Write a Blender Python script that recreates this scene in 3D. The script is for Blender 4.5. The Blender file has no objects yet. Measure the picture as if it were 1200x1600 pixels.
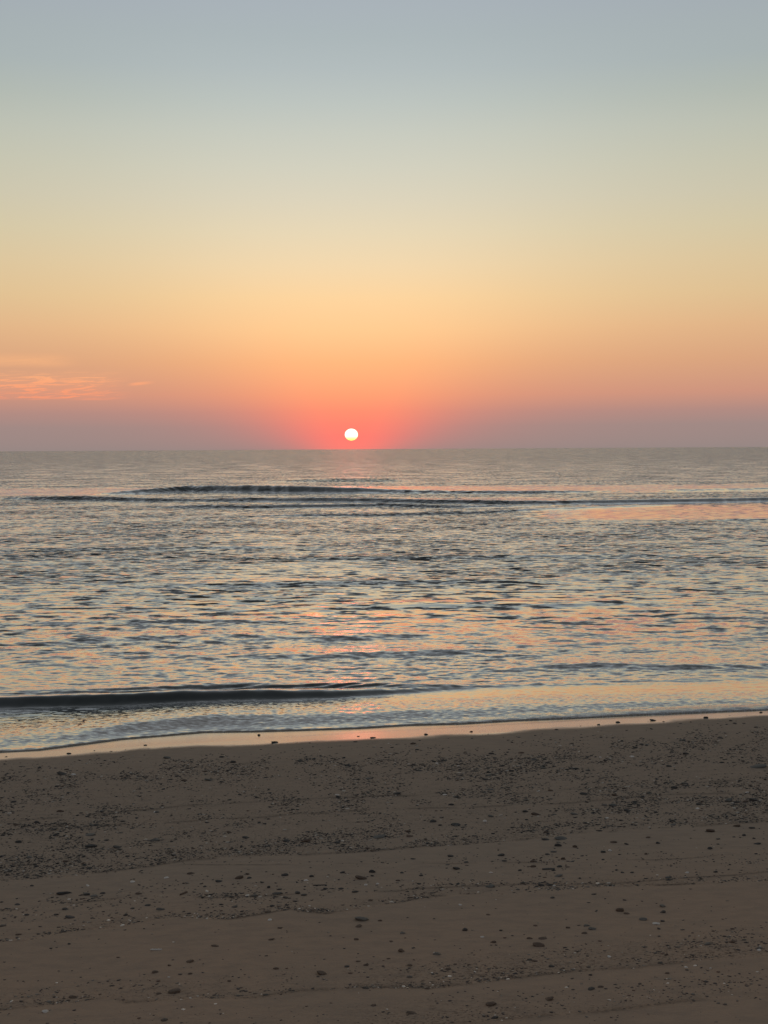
import bpy, math, random
import numpy as np
from mathutils import Matrix, Vector
scene = bpy.context.scene
C = scene.collection
rng = np.random.default_rng(11)
random.seed(5)

# ------------------------------------------------------------------ camera
H = 2.30                      # lens height above the sea
FPX = 2000.0                  # focal length in pixels of the 1200 x 1600 photograph
PITCH = math.atan(98.4 / FPX)
ROLL = 0.0058
U0 = np.array([0.0, math.sin(PITCH), math.cos(PITCH)])
X0 = np.array([1.0, 0.0, 0.0])
FW = np.array([0.0, math.cos(PITCH), -math.sin(PITCH)])
UP = U0 * math.cos(ROLL) + X0 * math.sin(ROLL)
RT = X0 * math.cos(ROLL) - U0 * math.sin(ROLL)
cam_d = bpy.data.cameras.new('camera')
cam = bpy.data.objects.new('camera', cam_d)
C.objects.link(cam)
M = Matrix.Identity(4)
for r in range(3):
    M[r][0] = RT[r]; M[r][1] = UP[r]; M[r][2] = -FW[r]
M[0][3], M[1][3], M[2][3] = 0.0, 0.0, H
cam.matrix_world = M
cam_d.sensor_fit = 'VERTICAL'
cam_d.sensor_height = 36.0
cam_d.lens = 36.0 * FPX / 1600.0
cam_d.clip_start = 0.05
cam_d.clip_end = 300000
scene.camera = cam

# ------------------------------------------------------------------ sky, sun, exposure
SUN_AZ = math.atan((549 - 600) / FPX)            # a little left of straight out to sea
SUN_EL = math.radians(0.67)
scene.view_settings.view_transform = 'Standard'
scene.view_settings.look = 'None'
scene.view_settings.exposure = 0.0
scene.view_settings.gamma = 1.0
scene.cycles.sample_clamp_indirect = 6.0
scene.cycles.max_bounces = 6

def lin(c):
    return tuple(((v / 255.0) / 12.92 if v / 255.0 <= 0.04045 else ((v / 255.0 + 0.055) / 1.055) ** 2.4) for v in c)

class NT:
    def __init__(self, tree):
        self.t = tree; self.n = tree.nodes; self.l = tree.links
    def new(self, typ, **kw):
        nd = self.n.new(typ)
        for k, v in kw.items():
            setattr(nd, k, v)
        return nd
    def put(self, sock, v):
        if isinstance(v, bpy.types.NodeSocket):
            self.l.new(v, sock)
        elif v is not None:
            if hasattr(sock.default_value, '__len__') and not hasattr(v, '__len__'):
                v = (v,) * len(sock.default_value)
            if hasattr(v, '__len__') and len(sock.default_value) == 4 and len(v) == 3:
                v = tuple(v) + (1.0,)
            sock.default_value = v
    def m(self, op, a, b=None, c=None, clamp=False):
        nd = self.new('ShaderNodeMath', operation=op, use_clamp=clamp)
        self.put(nd.inputs[0], a)
        if b is not None: self.put(nd.inputs[1], b)
        if c is not None: self.put(nd.inputs[2], c)
        return nd.outputs[0]
    def v(self, op, a, b=None):
        nd = self.new('ShaderNodeVectorMath', operation=op)
        self.put(nd.inputs[0], a)
        if b is not None: self.put(nd.inputs[1], b)
        return nd.outputs[0]
    def mix(self, f, a, b, blend='MIX'):
        nd = self.new('ShaderNodeMix', data_type='RGBA', blend_type=blend)
        self.put(nd.inputs[0], f); self.put(nd.inputs[6], a); self.put(nd.inputs[7], b)
        return nd.outputs[2]
    def rng(self, x, a, b, c=0.0, d=1.0, smooth=True):
        nd = self.new('ShaderNodeMapRange', interpolation_type='SMOOTHSTEP' if smooth else 'LINEAR')
        self.put(nd.inputs[0], x)
        for i, q in enumerate((a, b, c, d)): self.put(nd.inputs[i + 1], q)
        return nd.outputs[0]
    def noise(self, vec, scale, detail=3.0, rough=0.5, dist=0.0):
        nd = self.new('ShaderNodeTexNoise')
        self.put(nd.inputs['Vector'], vec)
        nd.inputs['Scale'].default_value = scale
        nd.inputs['Detail'].default_value = detail
        nd.inputs['Roughness'].default_value = rough
        nd.inputs['Distortion'].default_value = dist
        return nd
    def scale(self, vec, s):
        nd = self.new('ShaderNodeMapping')
        self.put(nd.inputs['Vector'], vec)
        nd.inputs['Scale'].default_value = s
        return nd.outputs[0]
    def attr(self, name):
        return self.new('ShaderNodeAttribute', attribute_name=name).outputs['Fac']

world = bpy.data.worlds.new('World')
scene.world = world
world.use_nodes = True
w = NT(world.node_tree)
w.n.clear()
tc = w.new('ShaderNodeTexCoord')
sp = w.new('ShaderNodeSeparateXYZ'); w.l.new(tc.outputs['Generated'], sp.inputs[0])
D2 = 180 / math.pi
el = w.m('MULTIPLY', w.m('ARCSINE', sp.outputs[2]), D2)                   # degrees above the horizon
az = w.m('MULTIPLY', w.m('SUBTRACT', w.m('ARCTAN2', sp.outputs[0], sp.outputs[1]), SUN_AZ), D2)
aaz = w.m('ABSOLUTE', az)
el0 = w.m('MAXIMUM', el, 0.0)
tt = w.m('SQRT', w.m('DIVIDE', el0, 90.0))
def ramp(stops):
    nd = w.new('ShaderNodeValToRGB')
    cr = nd.color_ramp
    cr.interpolation = 'LINEAR'
    pts = [(math.sqrt(max(0, e) / 90.0), c) for e, c in stops]
    cr.elements[0].position = pts[0][0]; cr.elements[0].color = (*pts[0][1], 1)
    cr.elements[1].position = pts[-1][0]; cr.elements[1].color = (*pts[-1][1], 1)
    for p, c in pts[1:-1]:
        e = cr.elements.new(p); e.color = (*c, 1)
    w.l.new(tt, nd.inputs[0])
    return nd.outputs[0]
def E(y):
    return math.degrees(math.atan((702.0 - y - 18 * min(1, max(0, 690 - y) / 80)) / FPX))
HIGH = [(26, (.30, .32, .345)), (36, (.225, .245, .268)), (55, (.150, .165, .182)), (90, (.090, .10, .115))]
core = ramp([(E(y), lin(c)) for y, c in (
    (702, (248, 116, 104)), (680, (253, 112, 97)), (655, (255, 120, 96)), (630, (255, 132, 97)), (600, (255, 152, 102)),
    (550, (255, 178, 115)), (500, (255, 199, 136)), (450, (251, 209, 151)), (400, (241, 213, 168)),
    (350, (230, 213, 178)), (300, (219, 210, 185)), (250, (209, 207, 189)), (200, (199, 202, 190)),
    (150, (187, 195, 190)), (100, (177, 187, 188)), (50, (170, 181, 184)), (0, (167, 177, 184)))] + HIGH)
side = ramp([(E(y), lin(c)) for y, c in (
    (702, (146, 133, 130)), (660, (156, 135, 131)), (632, (172, 136, 128)), (600, (200, 143, 121)), (550, (211, 158, 120)),
    (500, (216, 171, 127)), (450, (214, 184, 138)), (400, (211, 189, 147)), (350, (204, 192, 157)),
    (300, (197, 191, 165)), (250, (190, 189, 167)), (200, (181, 185, 170)), (150, (169, 177, 167)),
    (100, (161, 172, 172)), (50, (161, 171, 174)), (0, (158, 167, 175)))] + HIGH)
wid = w.m('ADD', w.rng(el0, 0.0, 5.5, 1.9, 9.2, smooth=False), w.rng(el0, 5.5, 14, 0.0, 3.5, smooth=False))
q = w.m('DIVIDE', aaz, wid)
near = w.m('DIVIDE', 1.0, w.m('ADD', 1.0, w.m('POWER', q, 2.6)))
# mid tone of the glow: mauve pink low down beside the sun
col = w.mix(near, side, core)
hsv = w.new('ShaderNodeHueSaturation'); w.l.new(col, hsv.inputs['Color']); hsv.inputs['Saturation'].default_value = .95; hsv.inputs['Value'].default_value = 1.025
col = hsv.outputs[0]
# the sky away from the sun dims towards the land side
back = w.rng(aaz, 20, 150)
backcol = w.mix(w.rng(el0, 0, 25), (.22, .18, .175), (.165, .18, .21))
bt = w.m('MULTIPLY', back, w.rng(el0, 60, 90, 1.0, 0.0))
col = w.mix(bt, col, backcol)
# thin cirrus streaks low on the left
cv = w.new('ShaderNodeCombineXYZ')
w.l.new(az, cv.inputs[0]); w.l.new(el, cv.inputs[1])
sk = w.m('ADD', el, w.m('MULTIPLY', az, -0.045))
w.put(cv.inputs[1], sk)
cn = w.noise(w.scale(cv.outputs[0], (0.62, 6.5, 1)), 1.0, 7.0, 0.66, 0.8)
cn2 = w.noise(w.scale(cv.outputs[0], (0.22, 1.3, 1)), 1.0, 4.0, 0.55, 0.2)
band = w.m('MULTIPLY', w.rng(el, 2.15, 2.32), w.rng(el, 3.05, 3.55, 1.0, 0.0))
azl = w.rng(w.m('ADD', az, w.m('MULTIPLY', cn2.outputs[0], 2.5)), -10.2, -8.2, 1.0, 0.0)
st = w.rng(cn.outputs[0], 0.46, 0.60)
body = w.m('MULTIPLY', w.m('MULTIPLY', band, azl), w.m('ADD', w.m('MULTIPLY', st, 0.85), 0.22))
# upper faint veil, and one short separate streak
b2 = w.m('MULTIPLY', w.m('MULTIPLY', w.rng(el, 3.5, 3.8), w.rng(el, 3.9, 4.3, 1.0, 0.0)), w.rng(az, -13.4, -11.6, 1.0, 0.0))
b3el = w.m('ABSOLUTE', w.m('SUBTRACT', w.m('SUBTRACT', el, 2.93), w.m('MULTIPLY', w.m('ADD', az, 9.2), 0.10)))
b3 = w.m('MULTIPLY', w.m('MULTIPLY', w.rng(b3el, 0.02, 0.10, 1.0, 0.0), w.m('MULTIPLY', w.rng(az, -9.9, -9.4), w.rng(az, -9.3, -8.5, 1.0, 0.0))), 0.8)
cl = w.m('ADD', w.m('ADD', w.m('MULTIPLY', body, 0.95), w.m('MULTIPLY', w.m('MULTIPLY', b2, cn.outputs[0]), 0.75)), b3, clamp=True)
cloudcol = w.mix(w.rng(el, 2.2, 3.9), lin((248, 155, 118)), lin((255, 186, 132)))
col = w.mix(cl, col, cloudcol)
nish = w.new('ShaderNodeTexSky', sky_type='NISHITA')
nish.sun_disc = False
nish.sun_elevation = SUN_EL
nish.sun_rotation = SUN_AZ
bg1 = w.new('ShaderNodeBackground'); w.l.new(col, bg1.inputs[0]); bg1.inputs[1].default_value = 1.02
bg2 = w.new('ShaderNodeBackground'); w.l.new(nish.outputs[0], bg2.inputs[0]); bg2.inputs[1].default_value = 0.05
ad = w.new('ShaderNodeMixShader'); ad.inputs[0].default_value = 0.03
w.l.new(bg1.outputs[0], ad.inputs[1]); w.l.new(bg2.outputs[0], ad.inputs[2])
wo = w.new('ShaderNodeOutputWorld'); w.l.new(ad.outputs[0], wo.inputs[0])
world.cycles.sampling_method = 'MANUAL'
world.cycles.sample_map_resolution = 1024

ld = bpy.data.lights.new('sun_light', 'SUN')
ld.energy = 0.0026
ld.angle = math.radians(2.0)
ld.color = (1.0, 0.20, 0.14)
lo = bpy.data.objects.new('sun_light', ld)
C.objects.link(lo)
LEL = SUN_EL + math.radians(1.4)
dv = Vector((math.sin(SUN_AZ) * math.cos(LEL), math.cos(SUN_AZ) * math.cos(LEL), math.sin(LEL)))
lo.rotation_euler = dv.to_track_quat('Z', 'Y').to_euler()
lo.location = (0, 0, 30)

# ------------------------------------------------------------------ helpers
def material(name):
    mt = bpy.data.materials.new(name)
    mt.use_nodes = True
    t = NT(mt.node_tree)
    t.n.clear()
    out = t.new('ShaderNodeOutputMaterial')
    return mt, t, out

def grid_object(name, P, attrs=None, mats=()):
    """P: rows x cols x 3 array"""
    R, K, _ = P.shape
    me = bpy.data.meshes.new(name)
    me.vertices.add(R * K)
    me.vertices.foreach_set('co', P.reshape(-1).astype(np.float32))
    a = (np.arange(R - 1)[:, None] * K + np.arange(K - 1)[None, :]).reshape(-1)
    f = np.stack([a, a + 1, a + K + 1, a + K], 1).astype(np.int32)
    me.loops.add(f.size)
    me.loops.foreach_set('vertex_index', f.reshape(-1))
    me.polygons.add(len(f))
    me.polygons.foreach_set('loop_start', np.arange(len(f), dtype=np.int32) * 4)
    me.polygons.foreach_set('loop_total', np.full(len(f), 4, np.int32))
    me.update(calc_edges=True)
    me.polygons.foreach_set('use_smooth', np.ones(len(f), bool))
    for k, v in (attrs or {}).items():
        at = me.attributes.new(k, 'FLOAT', 'POINT')
        at.data.foreach_set('value', v.reshape(-1).astype(np.float32))
    for m_ in mats: me.materials.append(m_)
    o = bpy.data.objects.new(name, me)
    C.objects.link(o)
    return o

def ray(x, y):
    x = np.asarray(x, float); y = np.asarray(y, float)
    a = (x - 600.0) / FPX; b = (800.0 - y) / FPX
    return a[..., None] * RT + b[..., None] * UP + FW
def to_plane(x, y, z=0.0):
    d = ray(x, y)
    t = (z - H) / d[..., 2]
    return d[..., 0] * t, d[..., 1] * t
def to_px(X, Y, Z):
    v = np.stack([X, Y, Z - H], -1)
    dz = v @ FW
    dz = np.where(dz < 0.2, 0.2, dz)
    return 600 + FPX * (v @ RT) / dz, 800 - FPX * (v @ UP) / dz
def sstep(a, b, x):
    t = np.clip((x - a) / (b - a), 0, 1)
    return t * t * (3 - 2 * t)
def poly(pts):
    p = np.array(pts, float)
    def f(x):
        x = np.asarray(x, float)
        r = np.interp(x, p[:, 0], p[:, 1])
        s0 = (p[1, 1] - p[0, 1]) / (p[1, 0] - p[0, 0]); s1 = (p[-1, 1] - p[-2, 1]) / (p[-1, 0] - p[-2, 0])
        s0 = s1 = 0.5 * (s0 + s1)
        return np.where(x < p[0, 0], p[0, 1] + s0 * (x - p[0, 0]), np.where(x > p[-1, 0], p[-1, 1] + s1 * (x - p[-1, 0]), r))
    return f
# value noise 2-D, vectorised
_tab = rng.random((256, 256))
def vnoise(x, y, seed=0):
    x = x + seed * 17.31; y = y + seed * 9.77
    xi = np.floor(x).astype(int); yi = np.floor(y).astype(int)
    fx = x - xi; fy = y - yi
    fx = fx * fx * (3 - 2 * fx); fy = fy * fy * (3 - 2 * fy)
    g = lambda a, b: _tab[a & 255, b & 255]
    return (g(xi, yi) * (1 - fx) + g(xi + 1, yi) * fx) * (1 - fy) + (g(xi, yi + 1) * (1 - fx) + g(xi + 1, yi + 1) * fx) * fy
def fbm(x, y, n=4, seed=0):
    s = 0; a = 0.5; t = 0
    for i in range(n):
        s = s + a * vnoise(x * 2 ** i, y * 2 ** i, seed + i * 3); t += a; a *= 0.5
    return s / t

# ------------------------------------------------------------------ shoreline and beach profile
SLOPE = 0.058
edge_px = poly([(-1500, 1278), (-200, 1206), (0, 1176), (60, 1173), (130, 1164), (190, 1156), (250, 1151), (320, 1145), (400, 1144), (470, 1142), (560, 1139), (640, 1134),
                (720, 1132), (800, 1127), (900, 1123), (1000, 1118), (1100, 1114), (1200, 1110), (1400, 1101), (2600, 1035)])
wet_px = poly([(-1500, 1292), (-200, 1220), (0, 1187), (90, 1184), (150, 1176), (215, 1172), (300, 1167), (400, 1166), (470, 1161), (560, 1156), (640, 1154), (720, 1150),
               (780, 1147), (850, 1141), (930, 1137), (1000, 1131), (1100, 1124), (1200, 1119), (1400, 1109), (2600, 1043)])
_xs = np.linspace(-900, 2100, 61)
_ex, _ey = to_plane(_xs, 1178 - 0.0553 * _xs, 0.0)
_A = np.polyfit(_ex, _ey, 1)
def shore_lin(X): return _A[0] * X + _A[1]
NRM = 1 / math.sqrt(1 + _A[0] ** 2)
def beach_base(X, Y):
    d = (shore_lin(X) - Y) * NRM            # metres inland of the mean waterline
    z = np.where(d > 0, SLOPE * d, 0.085 * d)
    z = z + .046 * sstep(-1.3, -.3, X) * np.clip(d + .12, 0, .55)   # a slightly steeper wet face to the right
    z = z - 0.02 * np.maximum(d - 7, 0)
    return np.maximum(z, -1.2)
# swash lines on the sand (pixel curves)
E1 = poly([(-200, 1392), (0, 1376), (100, 1371), (200, 1359), (290, 1346), (380, 1338), (470, 1337), (560, 1333), (640, 1325), (740, 1319), (800, 1315), (900, 1303), (1000, 1297), (1100, 1290), (1200, 1285), (1400, 1270)])
E2 = poly([(-200, 1480), (0, 1472), (50, 1470), (100, 1458), (180, 1450), (240, 1438), (275, 1434), (330, 1438), (360, 1438), (400, 1430), (450, 1422), (510, 1428), (560, 1420), (620, 1411), (680, 1401), (740, 1397), (810, 1397), (880, 1391), (930, 1387), (1000, 1385), (1060, 1383), (1120, 1381), (1160, 1376), (1200, 1379), (1400, 1368)])
E3 = poly([(-200, 1592), (0, 1579), (70, 1572), (120, 1566), (170, 1559), (195, 1568), (240, 1565), (300, 1562), (400, 1560), (470, 1550), (560, 1545), (680, 1545), (800, 1530), (900, 1519), (1000, 1513), (1100, 1500), (1200, 1494), (1400, 1478)])
E4 = poly([(-200, 1660), (0, 1640), (300, 1616), (600, 1608), (800, 1592), (950, 1580), (1100, 1560), (1200, 1556), (1400, 1540)])
F1 = poly([(-200, 1300), (0, 1285), (150, 1272), (300, 1258), (420, 1252), (600, 1243), (800, 1240), (1000, 1228), (1200, 1216), (1400, 1205)])
F2 = poly([(-200, 1305), (0, 1292), (200, 1288), (400, 1277), (500, 1270), (600, 1263), (700, 1262), (800, 1258), (900, 1254), (1000, 1244), (1200, 1236), (1400, 1225)])
F3 = poly([(-200, 1445), (0, 1424), (60, 1418), (130, 1409), (200, 1402), (240, 1399), (330, 1404), (400, 1400), (520, 1394), (620, 1392), (720, 1384), (830, 1382), (960, 1381), (1040, 1374), (1100, 1371), (1200, 1362), (1400, 1350)])
F4 = poly([(-200, 1365), (0, 1352), (600, 1350), (860, 1348), (950, 1345), (1060, 1342), (1130, 1336), (1200, 1326), (1400, 1312)])
def gz(X, Y):
    """sand height: smooth slope + low swash steps + faint undulation"""
    z0 = beach_base(X, Y)
    u, v = to_px(X, Y, z0)
    amp = sstep(-0.1, 0.5, (shore_lin(X) - Y))
    z = z0 + amp * 0.010 * (fbm(X * 0.9, Y * 1.8, 3, 2) - 0.5)
    wob = 3.0 * (fbm(X * 6, Y * 2, 3, 7) - 0.5)
    for Lc, h, wd in ((E1, .0040, 4.0), (E2, .0036, 3.2), (E3, .0040, 4.0), (F2, .0015, 2.0), (F3, .0016, 2.0), (E4, .004, 4), (F4, .0014, 1.5)):
        s = v - Lc(u) - wob
        # a low lip: sand builds up just landward of the line
        z = z + amp * h * sstep(-wd, wd, s) * np.exp(-np.maximum(s, 0) / 45.0)
        z = z - amp * 0.45 * h * np.exp(-((s + wd) / wd) ** 2)
    return z
def ground_hit(x, y):
    """point on the sand seen at pixel x, y"""
    d = ray(x, y)
    t = -H / d[..., 2] * 0.8
    for _ in range(12):
        X = d[..., 0] * t; Y = d[..., 1] * t
        t = (beach_base(X, Y) - H) / d[..., 2]
    return d[..., 0] * t, d[..., 1] * t
# waterline as world curve
_xs = np.linspace(-1400, 2500, 391)
_wx, _wy = ground_hit(_xs, edge_px(_xs))
def shore(X): 
    return np.where(X < _wx[0], shore_lin(X), np.where(X > _wx[-1], shore_lin(X), np.interp(X, _wx, _wy)))

# ------------------------------------------------------------------ beach
def axis(parts):
    out = [parts[0][0]]
    for a, b, st in parts:
        n = max(1, int(round((b - a) / st)))
        out += list(np.linspace(a, b, n + 1)[1:])
    return np.array(out)
bx = axis([(-400, -60, 20), (-60, -12, 2), (-12, -4.2, 0.12), (-4.2, 4.2, 0.0095), (4.2, 12, 0.12), (12, 60, 2), (60, 400, 20)])
by = axis([(-60, -6, 1.5), (-6, 2.6, 0.08), (2.6, 3.9, 0.02), (3.9, 7.5, 0.0085), (7.5, 12.2, 0.013), (12.2, 20, 0.2), (20, 130, 5)])
X, Y = np.meshgrid(bx, by)
Z = gz(X, Y)
u, v = to_px(X, Y, Z)
s_wet = v - wet_px(u)                     # pixels landward of the wet strip's edge
wet = 1 - sstep(-3.5, 2.0, s_wet + 7 * (fbm(X * 3.0, Y * 3.0, 4, 5) - 0.5))
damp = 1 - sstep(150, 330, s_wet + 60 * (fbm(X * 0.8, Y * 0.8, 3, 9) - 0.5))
def linemask(Lc, wd, off=0.0, seed=1, cut=0.35):
    s = v - Lc(u) - 3.0 * (fbm(X * 6, Y * 2, 3, 7) - 0.5) - off
    br = sstep(cut, cut + 0.25, fbm(X * 5, Y * 3, 3, seed))
    return np.exp(-(s / wd) ** 2) * br
deb = np.maximum.reduce([0.5 * linemask(E1, 1.8, -1, 3, .42), 0.8 * linemask(E2, 1.4, -1, 4, .38), 0.5 * linemask(E3, 2.4, -2, 5, .42),
                         0.5 * linemask(F2, 1.4, 0, 6), 0.55 * linemask(F1, 1.5, 0, 8, .4), 0.6 * linemask(F3, 1.3, 0, 9, .3), .5 * linemask(F4, 1.0, 0, 12, .45), 0.5 * linemask(E4, 3, 0, 13)])
fz = lambda Lc, a, b, k: k * np.clip(1 - (Lc(u) - v) / a, 0, 1) * ((Lc(u) - v) > b) 
grit = np.maximum.reduce([fz(E1, 60, 0, .8), fz(E2, 22, 0, .55), fz(E3, 55, 0, .9), fz(E4, 50, 0, .7)])
grit = grit * (0.25 + 0.9 * sstep(.3, .65, fbm(X * 2.2, Y * 2.2, 3, 21)))
grit = np.maximum(grit, 0.45 * sstep(10, 40, s_wet) * (1 - sstep(-40, 0, v - E1(u))))

sand_m, t, out = material('sand')
pos = t.new('ShaderNodeNewGeometry').outputs['Position']
n1 = t.noise(pos, 1.1, 4, .55).outputs[0]
n2 = t.noise(t.scale(pos, (1, 2.2, 1)), 9.0, 5, .6).outputs[0]
n3 = t.noise(pos, 420.0, 2, .6).outputs[0]
n4 = t.noise(t.scale(pos, (1, 1.6, 1)), 70.0, 4, .65).outputs[0]
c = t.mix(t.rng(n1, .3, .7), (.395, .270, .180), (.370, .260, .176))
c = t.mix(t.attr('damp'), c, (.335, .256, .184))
c = t.mix(t.m('MULTIPLY', t.rng(n2, .35, .75), 0.35), c, (.17, .14, .11))
c = t.mix(t.m('MULTIPLY', t.rng(n3, .3, .7), .35), c, (.33, .28, .23))
sp1 = t.rng(n4, .53, .66)
c = t.mix(t.m('MULTIPLY', t.m('MULTIPLY', sp1, t.attr('grit')), .75), c, (.045, .04, .035))
c = t.mix(t.m('MULTIPLY', t.attr('debris'), t.rng(t.noise(pos, 60, 3, .6).outputs[0], .3, .55, .25, .95)), c, (.035, .03, .024))
wetf = t.attr('wet')
c = t.mix(wetf, c, (.085, .07, .055))
bs = t.new('ShaderNodeBsdfPrincipled')
t.put(bs.inputs['Base Color'], c)
rz = t.noise(t.scale(pos, (1.0, 2.5, 1)), 14, 3, .6).outputs[0]
t.put(bs.inputs['Roughness'], t.m('ADD', t.rng(wetf, 0, 1, .92, .16, smooth=False), t.m('MULTIPLY', rz, .09)))
t.put(bs.inputs['Specular IOR Level'], t.rng(wetf, 0, 1, .16, .75, smooth=False))
t.put(bs.inputs['Coat Weight'], wetf); bs.inputs['Coat Roughness'].default_value = .24; bs.inputs['Coat IOR'].default_value = 1.333
bh = t.m('ADD', t.m('MULTIPLY', n3, .0007), t.m('ADD', t.m('MULTIPLY', n4, .0028), t.m('MULTIPLY', n2, .006)))
bh = t.m('ADD', bh, t.m('MULTIPLY', t.m('MULTIPLY', sp1, t.attr('grit')), .003))
bp = t.new('ShaderNodeBump'); bp.inputs['Distance'].default_value = 1.0
t.put(bp.inputs['Height'], bh)
t.put(bp.inputs['Strength'], t.rng(wetf, 0, 1, 1.0, .10, smooth=False))
t.l.new(bp.outputs[0], bs.inputs['Normal'])
t.l.new(bs.outputs[0], out.inputs[0])
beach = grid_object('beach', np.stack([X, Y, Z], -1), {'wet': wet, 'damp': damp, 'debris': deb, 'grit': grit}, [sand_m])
beach['kind'] = 'structure'
beach['label'] = 'brown sand beach with swash lines and wet strip by the water'

# ------------------------------------------------------------------ sea
ang = axis([(-80, -40, 2), (-40, -19, .35), (-19, 19, .052), (19, 40, .35), (40, 80, 2)]) * math.pi / 180
rows = [0.0]
rr = 9.2
R = [rr]
while rr < 26000:
    px = rr * rr / (H * FPX) * 1.15
    if rr < 11.0: st = .020
    elif rr < 12.6: st = .012
    elif rr < 30: st = px * .62
    elif rr < 90: st = min(px * .7, .13)
    else: st = max(px * .6, rr * 0.01)
    rr += st; R.append(rr)
R = np.array(R)
# distances measured along Y so that the rows run level with the horizon
YY = np.repeat(R[:, None], len(ang), 1)
XX = np.tan(np.clip(ang, -1.4, 1.4))[None, :] * YY
off = shore_lin(XX) - shore_lin(0 * XX)
off = np.clip(off, -1.2, 1.2)
fade = np.exp(-np.maximum(YY - 9.2, 0) / 8.0)
YY = YY + off * fade                      # near rows follow the slanting shore
sd = (YY - shore(XX)) * NRM               # metres seaward of the water's edge
stp = np.gradient(YY, axis=0)
u, v = to_px(XX, YY, 0 * XX)

def bandm(lo, hi, soft=3):               # lo, hi: pixel curves, 1 between
    return sstep(-soft, soft, v - lo(u)) * sstep(-soft, soft, hi(u) - v)
K = lambda c: poly([(0, c), (1200, c - 7)])
calm = np.zeros_like(u)
calm = np.maximum(calm, bandm(K(763), K(774), 2) * (.68 + .2 * sstep(250, 600, u)))
calm = np.maximum(calm, bandm(K(781), K(788), 2) * .6 * sstep(150, 500, u) * sstep(1000, 800, u))
calm = np.maximum(calm, bandm(K(786), poly([(0, 812), (850, 809), (1200, 812)]), 2) * sstep(780, 940, u) * .985)
calm = np.maximum(calm, bandm(poly([(0, 1070), (600, 1078), (800, 1068), (1200, 1062)]), poly([(0, 1080), (600, 1096), (800, 1085), (1200, 1080)]), 5) * sstep(480, 700, u) * .85)
big = fbm(XX * 0.10, YY * 0.07, 3, 31)
big2 = fbm(XX * 0.45 + 3, YY * 0.30, 3, 35)
chop = (0.50 + 0.95 * sstep(.3, .7, .5 * big + .5 * big2)) * (1 - calm)
chop *= 1 - .25 * sstep(1000, 1060, v) * sstep(500, 100, u)
depthf = sstep(0.6, 2.2, sd)

h = np.zeros_like(XX)
gy_amp = np.zeros_like(XX)
wr = np.random.default_rng(3)
lost = np.zeros_like(XX)
NW = 110
tot = 0
for i in range(NW):
    lam = 0.09 * (2.4 / 0.09) ** ((i + wr.random()) / NW)
    th = wr.normal(0, 0.38 if lam < 1.2 else 0.22) + (0.10)
    k = 2 * math.pi / lam
    kx, ky = k * math.sin(th), k * math.cos(th)
    slope = 0.0142 * (1.0 if lam < .24 else (.24 / lam) ** 1.25)
    a = slope / k
    vis = sstep(1.8, 3.6, lam / (stp * abs(math.cos(th)) + XX * 0 + 1e-6))
    ph = kx * XX + ky * YY + wr.random() * 6.28 + 1.2 * (vnoise(XX * .7 / lam ** .5, YY * .5 / lam ** .5, i) - .5) * 2
    s = np.sin(ph)
    h += a * vis * (s + 0.28 * np.cos(2 * ph + 1.57))
    lost += (1 - vis) * slope ** 2
    tot += slope ** 2
lost = np.sqrt(lost / tot)
h *= chop * depthf * (1.0)

# breaking and rising waves: (crest pixel curve, height profile in m over px x, back width, face width)
def ridge(crest, prof, zc, back, face, wob=.0, seed=0):
    global h
    xs = np.linspace(-200, 1400, 161)
    cx, cy = to_plane(xs, crest(xs), zc)
    yc = np.interp(XX, cx, cy) + wob * (fbm(XX * 1.1, XX * 0 + 3.3, 4, seed) - .5)
    pr = np.array(prof, float)
    amp = np.interp(u, pr[:, 0], pr[:, 1]) * (0.92 + .16 * fbm(XX * (14 / zc ** .5) * .06 + 2, YY * .05, 3, seed + 2))
    d = YY - yc
    shp = np.where(d > 0, np.exp(-(d / back) ** 2), np.exp(-(np.abs(d) / face) ** 2.2))
    h += amp * shp
    return d, amp
B1 = poly([(0, 762), (180, 759), (300, 756), (450, 757), (600, 757), (800, 758), (1200, 752)])
d1, a1 = ridge(B1, [(140, 0), (220, .20), (290, .34), (400, .38), (500, .34), (600, .20), (700, .14), (850, .13), (950, .05), (1010, .0), (1050, .08), (1200, .10)], .40, 2.2, .55, .9, 1)
B2 = poly([(0, 772), (60, 773), (230, 775), (400, 775), (600, 776), (800, 779), (1000, 777), (1200, 774)])
d2, a2 = ridge(B2, [(0, .04), (50, .14), (120, .20), (230, .15), (300, .10), (380, .16), (520, .18), (640, .15), (900, .14), (1200, .16)], .2, 1.2, .32, .7, 2)
B3 = poly([(0, 790), (240, 786), (400, 787), (600, 784), (700, 786), (860, 783), (1200, 774)])
ridge(B3, [(220, 0), (300, .10), (450, .12), (600, .11), (720, .08), (860, .02), (900, 0)], .14, .9, .28, .6, 3)
B4 = poly([(0, 806), (450, 799), (600, 799), (750, 795), (860, 789), (1000, 785), (1060, 783), (1200, 781)])
ridge(B4, [(380, 0), (470, .06), (600, .07), (760, .065), (860, .05), (1000, .04), (1040, .03), (1060, 0)], .12, .7, .22, .5, 4)
B0 = poly([(0, 750), (1200, 743)])
ridge(B0, [(400, 0), (480, .16), (600, .18), (640, 0)], .2, 2.0, 1.2, 1.2, 5)
B5 = poly([(0, 812), (1200, 806)])
ridge(B5, [(1080, 0), (1150, .05), (1195, .05), (1210, 0)], .1, .5, .2, .2, 6)
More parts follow.
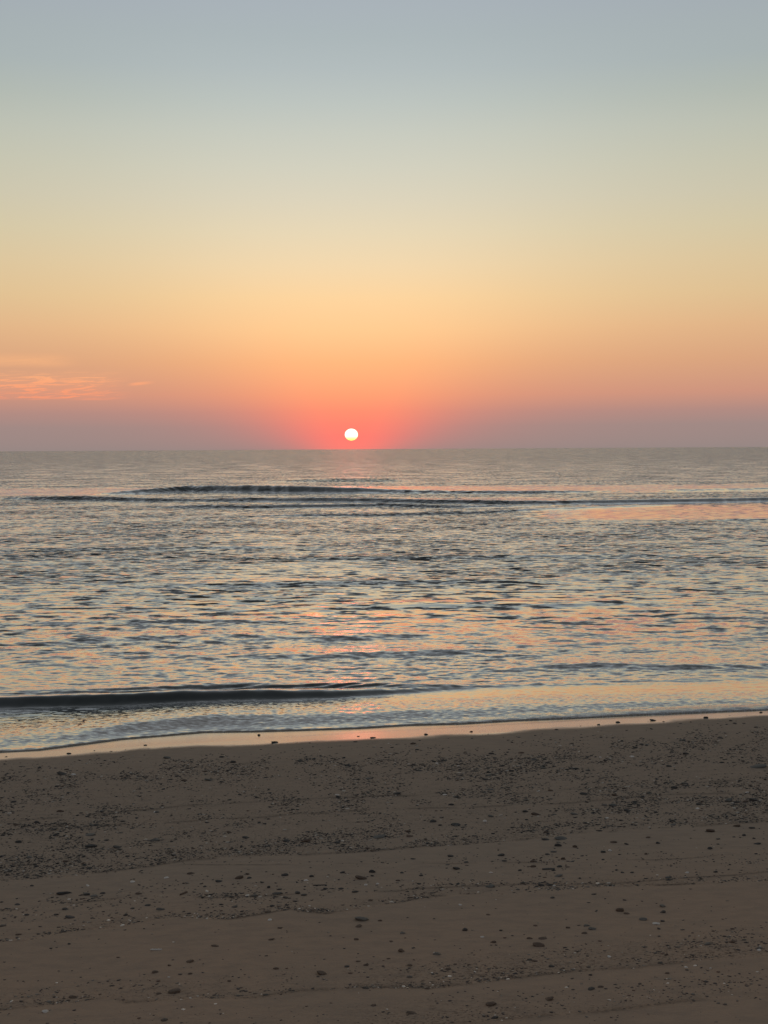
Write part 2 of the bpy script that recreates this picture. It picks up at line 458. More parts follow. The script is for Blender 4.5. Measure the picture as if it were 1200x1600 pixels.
for yb, x0, x1, a in ((940, 600, 960, .03), (985, 100, 620, .03), (1012, 380, 760, .03), (905, 300, 800, .03), (868, 500, 1000, .035), (1035, 850, 1200, .03), (850, 0, 420, .035), (960, 150, 420, .025)):
    ridge(poly([(0, yb + 3), (1200, yb - 9)]), [(x0 - 120, 0), (x0 + 60, a), (x1 - 60, a), (x1 + 120, 0)], .06, .35 * (1060 / yb) ** 4, .16 * (1060 / yb) ** 4, .5, int(yb))
# the small wave rising just off the sand at left
BN = poly([(-300, 1095), (0, 1088), (110, 1086), (200, 1084), (300, 1081), (380, 1078), (440, 1078), (520, 1075), (600, 1070), (680, 1064), (1200, 1040)])
near_prof = [(-900, .10), (-200, .12), (0, .076), (120, .084), (300, .092), (430, .080), (520, .056), (600, .034), (680, .014), (740, 0)]
dn, an = ridge(BN, near_prof, .05, .28, .10, .16, 8)
BN2 = poly([(-300, 1074), (0, 1069), (200, 1066), (380, 1059), (520, 1060), (640, 1062), (760, 1058), (1200, 1046)])
ridge(BN2, [(-900, .010), (0, .012), (200, .024), (330, .036), (560, .030), (700, .018), (800, .008), (1200, .0)], .05, .16, .10, .12, 9)
h += .005 * np.exp(-((dn - .1) / .4) ** 2) * (fbm(XX * 2.5, YY * 9, 2, 44) - .5) * sstep(0, .05, an)

rw = (dn - .04) / .115 + 1.6 * (fbm(XX * 1.3, YY * 1.5, 3, 81) - .5)
h += .0075 * np.sin(6.283 * rw) * np.exp(-((dn - .34) / .24) ** 2) * sstep(.01, .06, an) * (.3 + 1.2 * fbm(XX * 1.1, YY * 3, 2, 83))
# water follows the sand near its edge, ending in a thin rounded lip
zb = gz(XX, YY)
film = 0.015 * (1 - np.exp(-np.maximum(sd, 0) / .035)) + .0
lipf = sstep(500, 1200, u) 
film = film + (.012 * lipf) * np.exp(-((sd - .12) / .10) ** 2) * (.4 + 1.1 * fbm(XX * 7, YY * 7, 3, 51))
sw = sstep(.0, .25, sd) * (1 - sstep(1.3, 2.0, sd))
film = film + sw * .005 * (fbm(XX * 5, YY * 10, 2, 53) - .5)
lev = -.034 * np.clip(sd, 0, 1.7) / 1.7          # the sheet of swash drains gently seaward
bw = sstep(.0, .5, sd)
a = h - .034 * sstep(.0, 1.7, sd); b = np.maximum(zb * (1 - bw) + lev * bw, zb + .002) + film
hh = sstep(.5, 1.6, sd)
z = b * (1 - hh) + a * hh
z = np.where(sd < 0, zb - 0.03 + 0.2 * np.maximum(sd, -.1), z)

foam = np.zeros_like(XX)
foam = np.maximum(foam, sstep(290, 335, u) * sstep(385, 345, u) * np.exp(-((d1 + .1) / .35) ** 2) * (.15 + .75 * sstep(.35, .6, fbm(XX * 2.2, YY * 2, 3, 66))))
foam = np.maximum(foam, .35 * sstep(0, .1, a2) * np.exp(-((d2 + .3) / .35) ** 2) * sstep(.5, .62, fbm(XX * .8, YY, 3, 60)))
rightness = sstep(350, 1150, u)
foam = np.maximum(foam, sstep(-.01, .02, sd) * (1 - sstep(.10, .10 + .35 * sstep(300, 1150, u) + .03, sd)) * rightness * .75)
foam = np.maximum(foam, .12 * sstep(300, 900, u) * sw * (1 - sstep(.5, .9, sd)) * sstep(.42, .66, fbm(XX * 1.6, YY * 3, 3, 63)))
foam = np.maximum(foam, .25 * np.exp(-((dn + .22) / .05) ** 2) * sstep(220, 40, u))
sl = 0.6 + 0.4 * chop                      # strength of fine ripples
sl = sl * (1 - .86 * calm)
face = sstep(0.02, .06, an) * np.exp(-((dn + .08) / .12) ** 2)
sl = sl * (1 - .85 * face)
sl = np.where((sw > .3) & (dn < -.12), .22 * (1 - .55 * calm), sl)

sea_m, t, out = material('sea_water')
geo = t.new('ShaderNodeNewGeometry')
pos = geo.outputs['Position']
def slopes(scale, stretch, detail, seed):
    nd = t.noise(t.v('ADD', t.scale(pos, (scale, scale * stretch, 0)), (seed, seed * 1.7, seed)), 1.0, detail, .55, .0)
    return t.v('SUBTRACT', nd.outputs['Color'], (.5, .5, .5))
sA = slopes(9.0, 2.2, 3, 3.1)        # 15 cm ripples and finer
sB = slopes(2.2, 1.8, 3, 9.4)        # chop too far away for the mesh
sC = t.noise(t.scale(pos, (.22, .34, 0)), 1.0, 5, .62).outputs[0]
def vs(a, k):
    nd = t.new('ShaderNodeVectorMath', operation='SCALE')
    t.put(nd.inputs[0], a); t.put(nd.inputs[3], k)
    return nd.outputs[0]
tot_s = t.v('ADD', vs(sA, t.m('MULTIPLY', t.attr('fine'), .68)), vs(sB, t.m('MULTIPLY', t.m('MULTIPLY', t.attr('lost'), 3.4), t.rng(sC, .36, .64, .40, 1.5))))
sxyz = t.new('ShaderNodeSeparateXYZ'); t.l.new(tot_s, sxyz.inputs[0])
cb = t.new('ShaderNodeCombineXYZ')
# wind ripples are steepest on the side that faces the shore
lostf = t.m('MULTIPLY', t.attr('lost'), 1.0)
syb0 = t.m('SUBTRACT', t.m('MULTIPLY', sxyz.outputs[1], t.rng(lostf, .2, .9, 1.0, .35)), t.m('MULTIPLY', t.m('ABSOLUTE', sxyz.outputs[1]), t.rng(lostf, .1, .9, .22, 1.0)))
sD = slopes(15.0, 2.2, 3, 7.7)       # fine crinkle of the thin swash sheet
sdx = t.new('ShaderNodeSeparateXYZ'); t.l.new(sD, sdx.inputs[0])
swa = t.attr('swash')
syb = t.m('SUBTRACT', t.m('ADD', syb0, t.m('MULTIPLY', t.m('MULTIPLY', sdx.outputs[1], swa), .50)), t.m('MULTIPLY', t.m('ABSOLUTE', sdx.outputs[1]), t.m('MULTIPLY', swa, .05)))
t.put(cb.inputs[0], t.m('MULTIPLY', sxyz.outputs[0], .8)); t.put(cb.inputs[1], syb)
nrm = t.v('NORMALIZE', t.v('ADD', geo.outputs['Normal'], cb.outputs[0]))
bs = t.new('ShaderNodeBsdfPrincipled')
shallow = t.attr('shallow')
wc = t.mix(shallow, (.019, .026, .023), (.22, .18, .13))
t.put(bs.inputs['Base Color'], wc)
bs.inputs['IOR'].default_value = 1.50
bs.inputs['Coat Weight'].default_value = 1.0
bs.inputs['Coat IOR'].default_value = 1.45
bs.inputs['Coat Roughness'].default_value = .05
t.put(bs.inputs['Coat Normal'], nrm)
bs.inputs['Roughness'].default_value = .06
t.put(bs.inputs['Normal'], nrm)
fo = t.new('ShaderNodeBsdfPrincipled')
fo.inputs['Base Color'].default_value = (.60, .64, .65, 1)
fo.inputs['Roughness'].default_value = .5
fb = t.new('ShaderNodeBump'); fb.inputs['Distance'].default_value = .02; fb.inputs['Strength'].default_value = .8
vor = t.new('ShaderNodeTexVoronoi', feature='DISTANCE_TO_EDGE')
t.l.new(t.v('ADD', pos, vs(t.noise(pos, 9, 2).outputs['Color'], .08)), vor.inputs['Vector']); vor.inputs['Scale'].default_value = 34
lace = t.rng(vor.outputs['Distance'], .02, .14, 1.0, 0.0)
fn = t.noise(t.scale(pos, (1, 1.6, 1)), 22, 4, .7).outputs[0]
t.put(fb.inputs['Height'], t.m('ADD', lace, fn))
t.l.new(fb.outputs[0], fo.inputs['Normal'])
fa = t.attr('foam')
ff = t.m('MULTIPLY', t.rng(t.m('ADD', t.m('ADD', fn, t.m('MULTIPLY', lace, .25)), t.m('MULTIPLY', fa, .55)), .70, 1.12), t.rng(fa, .02, .2, 0, .8))
mx = t.new('ShaderNodeMixShader')
t.put(mx.inputs[0], ff); t.l.new(bs.outputs[0], mx.inputs[1]); t.l.new(fo.outputs[0], mx.inputs[2])
t.l.new(mx.outputs[0], out.inputs[0])
keep = slice(None)
sea = grid_object('sea', np.stack([XX, YY, z], -1), {'fine': sl, 'lost': lost * (1 - .95 * calm) * (1 + .5 * sstep(70, 300, YY)), 'foam': foam, 'shallow': 1 - sstep(.0, 1.2, sd), 'swash': np.where(dn < -.12, sw, 0) * (1 - .8 * calm)}, [sea_m])
sea['kind'] = 'structure'
sea['label'] = 'rippled sea with low dark waves and a foamy edge'

# ------------------------------------------------------------------ the sun, low over the horizon
sun_m, t, out = material('sun_disc')
tcn = t.new('ShaderNodeTexCoord')
sz = t.new('ShaderNodeSeparateXYZ'); t.l.new(tcn.outputs['Generated'], sz.inputs[0])
em = t.new('ShaderNodeEmission')
t.put(em.inputs[0], t.mix(t.rng(sz.outputs[2], .05, .45), (1.0, .78, .16), (1.0, .93, .70)))
em.inputs[1].default_value = 1.7
t.l.new(em.outputs[0], out.inputs[0])
DS = 120000.0
sr = DS * 10.2 / FPX
import bmesh
bm = bmesh.new()
bmesh.ops.create_icosphere(bm, subdivisions=4, radius=sr)
me = bpy.data.meshes.new('sun'); bm.to_mesh(me); bm.free()
me.polygons.foreach_set('use_smooth', [True] * len(me.polygons))
me.materials.append(sun_m)
so = bpy.data.objects.new('sun', me)
C.objects.link(so)
dsn = ray(549.0, 679.0)
so.location = Vector(dsn / np.linalg.norm(dsn) * DS) + Vector((0, 0, H))
so.scale = (1, 1, .90)
so['label'] = 'bright yellow-white setting sun just above the sea horizon'
so['category'] = 'sun'

# ------------------------------------------------------------------ stones, shells and sticks
def pebble_material(name, c0, c1, c2, rough=.75):
    mt, t, out = material(name)
    oi = t.new('ShaderNodeObjectInfo')
    tc = t.new('ShaderNodeTexCoord')
    n = t.noise(t.v('ADD', tc.outputs['Object'], t.v('MULTIPLY', oi.outputs['Location'], (5, 5, 5))), 90, 4, .6).outputs[0]
    cc = t.mix(oi.outputs['Random'], c0, c1)
    cc = t.mix(t.rng(n, .42, .68), cc, c2)
    b = t.new('ShaderNodeBsdfPrincipled')
    t.put(b.inputs['Base Color'], cc); b.inputs['Roughness'].default_value = rough
    b.inputs['Specular IOR Level'].default_value = .35
    bp = t.new('ShaderNodeBump'); bp.inputs['Distance'].default_value = .003; bp.inputs['Strength'].default_value = .6
    t.put(bp.inputs['Height'], n); t.l.new(bp.outputs[0], b.inputs['Normal'])
    t.l.new(b.outputs[0], out.inputs[0])
    return mt
MATS = {
    'dark grey': pebble_material('dark_slate', (.034, .034, .032), (.060, .056, .050), (.075, .068, .060)),
    'brown': pebble_material('brown_stone', (.095, .066, .045), (.145, .098, .066), (.070, .050, .038)),
    'grey': pebble_material('grey_stone', (.120, .120, .105), (.175, .165, .140), (.085, .082, .072)),
    'pale': pebble_material('pale_shell', (.66, .61, .54), (.80, .76, .68), (.50, .45, .38), .5),
}
MATS_DRY = {
    'dark grey': pebble_material('dark_slate_dry', (.060, .054, .047), (.090, .080, .068), (.10, .088, .074)),
    'brown': pebble_material('brown_stone_dry', (.130, .092, .064), (.185, .130, .088), (.10, .072, .054)),
    'grey': pebble_material('grey_stone_dry', (.150, .140, .118), (.210, .190, .158), (.11, .10, .085)),
    'pale': MATS['pale']}
def ico(sub):
    bm = bmesh.new(); bmesh.ops.create_icosphere(bm, subdivisions=sub, radius=1)
    vs_ = np.array([x.co[:] for x in bm.verts]); fs = np.array([[q.index for q in f.verts] for f in bm.faces]); bm.free()
    return vs_, fs
V3, F3_ = ico(3); V1, F1_ = ico(1); V2, F2_ = ico(2)
def rock_shape(V, r, planes=9, lo=.62):
    n = r.normal(size=(planes, 3)); n /= np.linalg.norm(n, axis=1)[:, None]
    d = r.uniform(lo, 1.0, planes)
    q = V @ n.T
    k = np.where(q > .05, d / np.maximum(q, .05), 9).min(1)
    k = np.minimum(k, 1.0)
    return V * k[:, None]
def make_mesh(name, V, F, smooth=False):
    me = bpy.data.meshes.new(name)
    me.from_pydata([tuple(p) for p in V], [], [tuple(int(i) for i in f) for f in F])
    me.polygons.foreach_set('use_smooth', [smooth] * len(F))
    me.materials.append(MATS['grey'])
    return me
protos = {'pebble': [], 'shell_fragment': [], 'stick': []}
pr = np.random.default_rng(77)
for i in range(16):
    protos['pebble'].append(make_mesh('pebble', rock_shape(V3, pr, 11, .55), F3_, False))
for i in range(4):                         # curved shell pieces: a shallow broken cup with real thickness
    n_r, n_c = 7, 18
    a = np.linspace(0, 2 * math.pi, n_c, endpoint=False)
    rim = 1 - .28 * pr.random(n_c); rim = .5 * rim + .25 * np.roll(rim, 1) + .25 * np.roll(rim, -1)
    top, bot = [], []
    for k in range(1, n_r + 1):
        rk = k / n_r
        zz = (1 - rk ** 2) * 1.0
        for j in range(n_c):
            x_, y_ = rk * rim[j] * math.cos(a[j]), rk * rim[j] * math.sin(a[j])
            rb = 1 + .03 * math.cos(9 * a[j]) * rk
            top.append((x_ * rb, y_ * rb, zz)); bot.append((x_ * .97, y_ * .97, zz - .28))
    Vv = [(0, 0, 1.0), (0, 0, .72)] + top + bot
    Ff = []
    nt = n_r * n_c
    T = lambda k, j: 2 + k * n_c + j % n_c
    Bt = lambda k, j: 2 + nt + k * n_c + j % n_c
    for j in range(n_c):
        Ff.append((0, T(0, j), T(0, j + 1))); Ff.append((1, Bt(0, j + 1), Bt(0, j)))
        for k in range(n_r - 1):
            Ff.append((T(k, j), T(k + 1, j), T(k + 1, j + 1), T(k, j + 1)))
            Ff.append((Bt(k, j + 1), Bt(k + 1, j + 1), Bt(k + 1, j), Bt(k, j)))
        Ff.append((T(n_r - 1, j), Bt(n_r - 1, j), Bt(n_r - 1, j + 1), T(n_r - 1, j + 1)))
    protos['shell_fragment'].append(make_mesh('shell_fragment', [(p[0], p[1], p[2] * 1.0 - .3) for p in Vv], Ff, True))
for i in range(4):                         # short broken sticks, slightly bent, ragged ends
    n_r, n_c = 13, 8
    Vv, Ff = [], []
    bend = pr.normal(0, .12, 3)
    for k in range(n_r):
        s_ = -1 + 2 * k / (n_r - 1)
        rad = .95 * (1 - .25 * abs(s_) ** 6) * (1 + .12 * pr.normal())
        for j in range(n_c):
            aa = 2 * math.pi * j / n_c
            Vv.append((s_ + (.04 * pr.normal() if k in (0, n_r - 1) else 0), rad * math.cos(aa) + bend[0] * 8 * (s_ ** 2 - .4) * .5, rad * math.sin(aa)))
    for k in range(n_r - 1):
        for j in range(n_c):
            Ff.append((k * n_c + j, k * n_c + (j + 1) % n_c, (k + 1) * n_c + (j + 1) % n_c, (k + 1) * n_c + j))
    Ff.append(tuple(range(n_c))[::-1]); Ff.append(tuple((n_r - 1) * n_c + j for j in range(n_c)))
    protos['stick'].append(make_mesh('stick', Vv, Ff, True))

# x, y, width, height in photograph pixels, colour, kind (p stone, s shell, k stick)
S = '''100 1395 20 6 d p;102 1421 11 5 d p;87 1430 9 4 d p;110 1434 16 4 d p;196 1430 8 6 d p;207 1420 8 3 d p;142 1321 17 7 d p;243 1312 16 6 g p
183 1323 12 5 d p;30 1314 11 6 d p;57 1284 8 5 d p;374 1372 13 8 b p;342 1378 12 4 d p;389 1373 8 4 d p;385 1309 12 4 d p;358 1301 10 4 b p;260 1372 10 4 p s
208 1378 11 4 p s;138 1384 8 3 p s;136 1397 11 6 d p;50 1384 6 3 d p;27 1413 9 3 d p;2 1409 6 3 d p;287 1396 12 6 b k;217 1396 12 4 b p;298 1366 12 4 b p
244 1485 20 5 p k;337 1479 14 4 b p;298 1502 14 7 b p;242 1519 11 6 b p;264 1527 7 3 p s;72 1580 17 7 p s;108 1476 5 4 d p;225 1453 4 3 d p;185 1497 6 3 b p
115 1557 14 6 b p;265 1509 6 4 b p;297 1522 7 4 b p;273 1548 20 9 b p;358 1533 7 4 b p;363 1402 9 5 d p;367 1417 11 4 d p;317 1403 6 5 d p;250 1421 15 4 d p
230 1415 11 3 d p;320 1386 6 3 d p;143 1303 18 5 g p;95 1267 11 5 b p;243 1268 8 4 p p;167 1312 9 3 d p;446 1368 12 6 d p;535 1364 8 4 d p;582 1362 10 8 d p
566 1372 20 7 b p;478 1376 10 4 p s;487 1370 7 5 d p;500 1384 22 3 d k;435 1396 19 5 d p;465 1396 8 7 d p;446 1403 8 4 d p;420 1387 5 6 d p;410 1380 7 3 d p
533 1389 8 3 d p;572 1383 8 4 p s;590 1381 7 4 p s;628 1364 7 3 d p;658 1368 6 4 d p;622 1376 7 3 b p;655 1381 7 3 d p;713 1357 11 6 d p;704 1337 9 5 d p
783 1336 10 5 d p;729 1347 8 3 d p;645 1342 9 2 d p;788 1345 8 3 d p;765 1385 15 6 g p;767 1363 8 3 p s;567 1436 25 9 g p;593 1439 8 4 b p;560 1448 11 5 b p
422 1438 12 6 p s;438 1451 9 4 b p;424 1469 10 4 b p;556 1468 9 5 b p;611 1471 7 3 b p;627 1485 11 9 b p;646 1481 7 3 d p;607 1498 7 3 b p;572 1507 10 6 b p
560 1502 8 3 b p;683 1490 13 7 g p;726 1452 9 8 d p;783 1453 6 4 d p;720 1414 10 3 p s;754 1463 11 4 p s;771 1471 10 6 b p;763 1429 7 3 b p;678 1436 4 2 d p
502 1520 17 9 b p;431 1513 9 5 b p;640 1526 9 6 g p;676 1522 6 4 g p;640 1508 9 5 b p;733 1507 6 3 b p;711 1507 7 3 b p;768 1568 18 10 b p;643 1583 15 5 b p
584 1572 9 3 b p;676 1283 12 6 d p;758 1282 9 7 p s;705 1257 9 5 d p;768 1275 10 5 g p;712 1288 14 5 d p;688 1289 6 4 d p;638 1299 9 5 b p;695 1242 9 3 p s
527 1242 10 3 p s;477 1314 18 7 b p;448 1314 12 5 d p;593 1307 20 6 g p;640 1306 12 4 b p;876 1310 20 6 g p;852 1312 12 4 d p;872 1321 10 7 d p;898 1323 7 6 b p
865 1331 9 4 g p;856 1335 8 3 d p;958 1316 11 4 b p;943 1331 8 5 d p;953 1328 8 6 p s;1111 1298 15 7 b p;1152 1291 12 5 b p;1175 1294 9 4 d p;1183 1318 11 3 d p
1178 1310 5 3 d p;1163 1305 6 5 d p;1122 1311 6 3 d p;1122 1319 5 2 d p;1110 1325 8 6 d p;1028 1317 7 5 d p;1013 1309 8 3 b p;1009 1334 5 4 b p;1147 1308 5 2 d p
880 1342 7 5 b p;942 1343 5 3 d p;857 1358 20 5 g k;833 1354 10 5 b p;874 1354 8 4 d p;887 1355 7 2 b p;812 1360 6 4 d p;1073 1363 8 4 p s;1118 1362 6 4 d p
972 1363 6 3 d p;987 1363 7 3 d p;872 1368 13 4 g p;866 1384 7 3 p s;928 1398 8 3 d p;863 1403 7 4 d p;976 1407 6 3 d p;969 1421 13 10 b p;979 1427 9 4 b p
1035 1416 10 6 g p;1036 1425 10 6 d p;1004 1436 14 6 g p;1025 1443 12 5 p p;1036 1439 8 4 d p;1029 1451 7 4 d p;1030 1463 5 3 d p;917 1445 11 5 g p;926 1450 13 5 g p
913 1457 9 4 b p;888 1448 8 5 b p;840 1475 21 10 b p;828 1465 10 5 b p;848 1465 13 4 b p;1144 1472 11 7 b p;1144 1452 8 4 b p;1186 1485 10 4 p s;953 1495 11 4 p s
1041 1492 8 5 b p;1072 1513 8 3 p s;1110 1514 5 5 p s;857 1561 16 6 b p;923 1525 7 4 d p;938 1543 10 4 b p;835 1501 11 4 b p;1043 1522 8 4 b p;912 1240 14 5 d p
961 1242 10 5 b p;980 1266 12 5 d p;958 1258 12 6 g p;945 1258 9 4 g p;1090 1263 10 3 p s;1139 1251 12 8 g p;1178 1250 13 6 d p;837 1272 13 6 b p;821 1268 9 5 d p
898 1272 12 4 g p;1055 1230 9 5 d p;860 1235 8 4 b p;1168 1238 9 3 p s;948 1278 8 3 p s;992 1253 7 4 d p;262 1183 13 5 g p;365 1190 9 6 d p;430 1159 12 4 d p
405 1148 5 4 d p;327 1218 15 5 g p;244 1268 8 4 g p;620 1240 13 5 d p;645 1161 10 5 b p;800 1204 9 5 d p;919 1203 7 4 g p;1185 1197 24 5 g p;1052 1230 9 6 d p
1072 1177 9 5 d p;987 1182 8 4 p p;1092 1257 8 4 d p;115 1209 10 3 p s;96 1208 18 6 d p;22 1252 9 4 d p;62 1199 6 3 d p;583 1152 9 3 d p;666 1147 6 4 d p
736 1143 5 3 d p;965 1128 7 4 d p;1020 1125 10 4 d p;1103 1121 7 5 d p;870 1140 6 3 d p;935 1132 5 3 d p;227 1164 5 3 d p;560 1150 5 2 d p;108 1177 7 3 d p
347 1182 8 4 d p;938 1183 6 3 p s;683 1192 7 3 p s;716 1196 6 3 p s;1142 1126 5 3 d p;1189 1113 5 3 d p;1148 1130 6 3 d p'''
stones = []
for q in S.replace('\n', ';').split(';'):
    if q.strip():
        a_, b_, c_, d_, e_, f_ = q.split()
        stones.append((float(a_), float(b_), float(c_), float(d_), {'d': 'dark grey', 'b': 'brown', 'g': 'grey', 'p': 'pale'}[e_],
                       {'p': 'pebble', 's': 'shell_fragment', 'k': 'stick'}[f_]))
N_HAND = len(stones)

def density(x, y):
    """how thickly small fragments lie at a pixel, 0..1"""
    e1, e2, e3, e4, wl = E1(x), E2(x), E3(x), E4(x), wet_px(x)
    s = y - wl
    d = np.zeros_like(x)
    span = np.maximum(e1 - wl, 1)
    q = s / span                                    # 0 at the wet edge, 1 at the first line
    clump = fbm(x / 55.0, y / 13.0, 3, 71)
    clump2 = fbm(x / 16.0, y / 5.0, 2, 75)
    d = np.where((s > -4) & (s < 0), .025, d)
    upper = .10 * sstep(0, 12, s) + .95 * np.exp(-((s - 42 + 8 * np.sin(x / 170)) / 15.0) ** 2)
    mid = .30 + .35 * np.exp(-((y - F2(x) + 6) / 10.0) ** 2) + .30 * np.exp(-((y - F1(x) + 3) / 7.0) ** 2)
    low = 1.25 * np.exp(-((e1 - y - 16) / 17.0) ** 2)
    low = low * np.interp(x, [0, 120, 250, 420, 560, 700, 800, 1000, 1100, 1200], [1.5, 1.2, .9, .9, .9, .55, .6, .9, 1.15, 1.1])
    right = .9 * sstep(820, 1000, x) * np.exp(-((e1 - y - 30) / 26.0) ** 2)
    lft = .75 * sstep(260, 40, x) * np.exp(-((e1 - y - 45) / 42.0) ** 2)
    inner = (upper + mid * sstep(45, 75, s) * .8 + low + right + lft) * (.12 + 1.5 * sstep(.36, .72, clump)) * (.5 + clump2)
    d = np.where((s >= 0) & (y < e1 + 1), inner, d)
    near2 = .10 * np.exp(-((e2 - y - 30) / 26.0) ** 2) + .42 * np.exp(-((e2 - y - 4) / 5.0) ** 2) + .22 * np.exp(-((y - F3(x) + 2) / 4.0) ** 2) + .10 * np.exp(-((y - F4(x) + 2) / 3.) ** 2)
    d = np.where((y >= e1) & (y < e2 + 1), .010 + near2 * (.2 + 1.6 * sstep(.4, .65, clump)), d)
    n3_ = .13 * np.exp(-((e3 - y - 22) / 20.0) ** 2) * (.35 + sstep(550, 950, x)) + .28 * np.exp(-((e3 - y - 3) / 6.0) ** 2)
    d = np.where((y >= e2 + 1) & (y < e3 + 1), .006 + n3_ * (.2 + 1.5 * sstep(.4, .65, clump)), d)
    d = np.where(y >= e3 + 1, .005 + .08 * np.exp(-((e4 - y - 20) / 22.0) ** 2) * (.3 + sstep(.4, .65, clump)) * (.3 + sstep(550, 900, x)), d)
    return d
fr = np.random.default_rng(123)
NC = 600000
fx_ = fr.uniform(-1200, 2300, NC); fy_ = fr.uniform(1105, 1720, NC)
keepm = fr.random(NC) < density(fx_, fy_) * .95
fx_, fy_ = fx_[keepm], fy_[keepm]
n = len(fx_)
fw = np.clip(np.exp(fr.normal(math.log(2.35), .45, n)), 1.4, 9.5) * (1 + .25 * (fy_ > 1380))
# the largest of the scatter in frame become stones of their own
order = np.argsort(-fw * ((fx_ > 5) & (fx_ < 1195) & (fy_ < 1595)))
extra = order[:max(0, 300 - N_HAND)]
for i in extra:
    cl_ = fr.choice(['dark grey', 'dark grey', 'brown', 'grey'])
    stones.append((float(fx_[i]), float(fy_[i]), float(fw[i]), float(fw[i] * .42), str(cl_), 'pebble'))
mask = np.ones(n, bool); mask[extra] = False
fx_, fy_, fw = fx_[mask], fy_[mask], fw[mask]
n = len(fx_)
gx, gyy = ground_hit(fx_, fy_)
gzv = gz(gx, gyy)
dist = np.sqrt(gx ** 2 + gyy ** 2 + (H - gzv) ** 2)
wm = fw * dist / FPX
kinds = [rock_shape(V1, fr, 6, .6) for _ in range(24)]
ki = fr.integers(0, 24, n)
base = np.array(kinds)[ki]                                  # n x 12 x 3
L_ = wm * .5 * 1.15
Wd = L_ * fr.uniform(.55, .95, n)
Hh = L_ * fr.uniform(.10, .34, n)
P = base * np.stack([L_, Wd, Hh], 1)[:, None, :]
tilt = fr.normal(0, .16, n)
ct, stt = np.cos(tilt)[:, None], np.sin(tilt)[:, None]
P = np.stack([P[..., 0] * ct - P[..., 2] * stt, P[..., 1], P[..., 0] * stt + P[..., 2] * ct], -1)
a_ = fr.normal(0.08, .42, n)
ca, sa = np.cos(a_)[:, None], np.sin(a_)[:, None]
P = np.stack([P[..., 0] * ca - P[..., 1] * sa, P[..., 0] * sa + P[..., 1] * ca, P[..., 2]], -1)
P = P + np.stack([gx, gyy, gzv + Hh * .25], 1)[:, None, :]
nf = len(F1_)
nv1 = len(V1)
F = (F1_[None] + (np.arange(n) * nv1)[:, None, None]).reshape(-1, 3).astype(np.int32)
me = bpy.data.meshes.new('shingle')
me.vertices.add(n * nv1); me.vertices.foreach_set('co', P.reshape(-1).astype(np.float32))
me.loops.add(F.size); me.loops.foreach_set('vertex_index', F.reshape(-1))
me.polygons.add(len(F)); me.polygons.foreach_set('loop_start', np.arange(len(F), dtype=np.int32) * 3)
me.polygons.foreach_set('loop_total', np.full(len(F), 3, np.int32))
me.update(calc_edges=True)
pal = np.array([(.022, .024, .025), (.035, .035, .033), (.050, .045, .038), (.075, .052, .038), (.10, .095, .082), (.15, .13, .105), (.50, .46, .39)])
ci = fr.choice(7, n, p=[.27, .21, .14, .12, .12, .08, .06])
colr = pal[ci] * fr.uniform(.75, 1.3, n)[:, None]
neard = sstep(1340, 1480, fy_)[:, None]             # dry stones further up the beach are paler and browner than the damp ones
colr = colr * (.95 + .55 * neard) + neard * np.array([(.038, .024, .014)])
at = me.attributes.new('stone_colour', 'FLOAT_COLOR', 'POINT')
at.data.foreach_set('color', np.repeat(np.concatenate([colr, np.ones((n, 1))], 1), nv1, 0).reshape(-1).astype(np.float32))
shm, t, out = material('shingle_mixed')
an_ = t.new('ShaderNodeAttribute', attribute_name='stone_colour')
b = t.new('ShaderNodeBsdfPrincipled'); t.l.new(an_.outputs['Color'], b.inputs['Base Color']); b.inputs['Roughness'].default_value = .7
b.inputs['Specular IOR Level'].default_value = .35
t.l.new(b.outputs[0], out.inputs[0])
me.materials.append(shm)
sh = bpy.data.objects.new('shingle', me); C.objects.link(sh)
sh['kind'] = 'stuff'
sh['label'] = 'small dark stone chips and shell grit strewn in bands over the sand'

# zones and unique labels
def zone(x, y):
    s = 'at left' if x < 400 else ('mid-frame' if x < 800 else 'at right')
    if y < wet_px(x) + 2: z = 'in the wet strip'
    elif y - wet_px(x) < 62: z = 'in the upper shingle band'
    elif E1(x) - y > 42: z = 'between the shingle bands'
    elif y < E1(x) + 3: z = 'in the lower shingle band'
    elif y < E2(x) + 2: z = 'just past the shingle'
    elif y < E3(x) - 30: z = 'on the smooth near sand'
    else: z = 'on the nearest sand'
    return z, s
def look(wpx, hpx, col, kind):
    r = hpx / wpx
    size = 'tiny' if wpx < 7 else ('small' if wpx < 10 else ('medium' if wpx < 15 else 'large'))
    if kind == 'stick': return f'{size} {col} stick'
    if kind == 'shell_fragment': return f'{size} pale shell piece'
    shape = 'flat' if r < .38 else ('angular' if r < .56 else 'chunky')
    return f'{size} {shape} {col} pebble'
cls = {}
for i, (x, y, wpx, hpx, col, kind) in enumerate(stones):
    z_, s_ = zone(x, y)
    key = (look(wpx, hpx, col, kind), z_, s_)
    cls.setdefault(key, []).append(i)
ORD = ['leftmost', 'second from left', 'third from left', 'fourth from left', 'fifth from left', 'sixth from left', 'seventh from left', 'eighth from left', 'ninth from left']
NUM = {2: 'two', 3: 'three', 4: 'four', 5: 'five', 6: 'six', 7: 'seven', 8: 'eight', 9: 'nine', 10: 'ten'}
labels = {}
for (lk, z_, s_), ids in cls.items():
    ids = sorted(ids, key=lambda i: stones[i][0])
    n_ = len(ids)
    for k, i in enumerate(ids):
        if n_ == 1: labels[i] = f'{lk} {z_} {s_}'
        elif n_ <= 10:
            o_ = 'rightmost' if k == n_ - 1 else ORD[k]
            labels[i] = f'{lk} {z_} {s_}, {o_}'
        else: labels[i] = f'{lk} {z_} {s_}'
pr2 = np.random.default_rng(9)
mesh_pool = protos
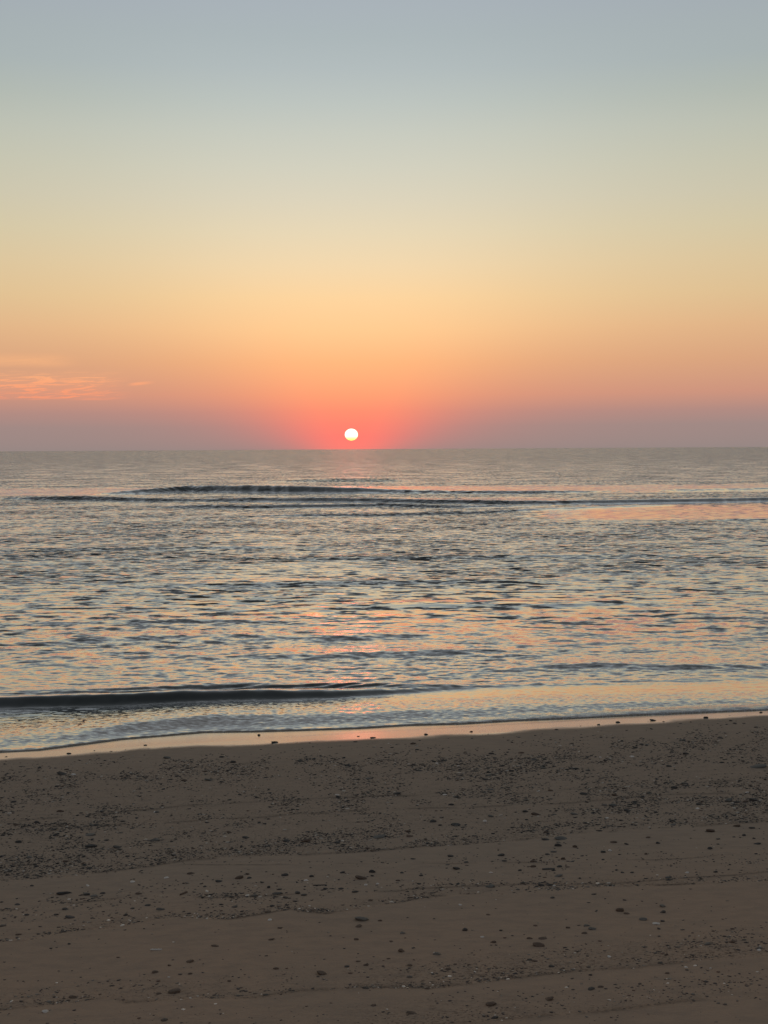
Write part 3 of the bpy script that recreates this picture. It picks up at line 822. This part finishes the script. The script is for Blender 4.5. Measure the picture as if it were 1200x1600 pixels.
for i, (x, y, wpx, hpx, col, kind) in enumerate(stones):
    gx1, gy1 = ground_hit(np.array([x]), np.array([y + hpx * .25]))
    X1, Y1 = float(gx1[0]), float(gy1[0])
    Z1 = float(gz(np.array([X1]), np.array([Y1]))[0])
    dd = math.sqrt(X1 * X1 + Y1 * Y1 + (H - Z1) ** 2)
    m_ = dd / FPX * (.86 if y > 1395 else .95)
    pool = mesh_pool[kind]
    o = bpy.data.objects.new(kind, pool[int(pr2.integers(len(pool)))])
    Lx = wpx * m_ * .5
    if kind == 'pebble':
        hz = max(hpx * m_ * .5 * .8, Lx * .22)
        wy = Lx * pr2.uniform(.6, .85)
        o.scale = (Lx * 1.18, wy * 1.15, hz * 1.1)
        o.rotation_euler = (pr2.normal(0, .10), pr2.normal(0, .12), pr2.normal(.05, .22) + (math.pi if pr2.random() < .5 else 0))
        o.location = (X1, Y1, Z1 + hz * .32)
        grp = 'pebbles scattered over the sand'
    elif kind == 'shell_fragment':
        hz = max(hpx * m_ * .42, Lx * .3)
        o.scale = (Lx, Lx * .75, hz)
        o.rotation_euler = (pr2.normal(0.1, .15), pr2.normal(0, .2), pr2.normal(0, .5))
        o.location = (X1, Y1, Z1 + hz * .22)
        grp = 'pale shell pieces scattered over the sand'
    else:
        rad = max(hpx * m_ * .32, .0018)
        if (x, y) == (287.0, 1396.0): rz_ = 1.0
        else: rz_ = .08
        o.scale = (Lx * (1.5 if rz_ > .5 else 1), rad, rad)
        o.rotation_euler = (pr2.uniform(0, 6), .02, rz_)
        o.location = (X1, Y1, Z1 + rad * .6)
        grp = 'sticks lying on the sand'
    C.objects.link(o)
    o.material_slots[0].link = 'OBJECT'
    o.material_slots[0].material = (MATS_DRY if y > 1395 else MATS)[col]
    o['label'] = labels[i]
    o['category'] = {'pebble': 'pebble', 'shell_fragment': 'shell', 'stick': 'stick'}[kind]
    o['group'] = grp
print('stones', len(stones), 'hand', N_HAND, 'flakes', n, 'sea', XX.shape, 'unique', len(set(labels.values())), 'longest', max(len(s.split()) for s in labels.values()))
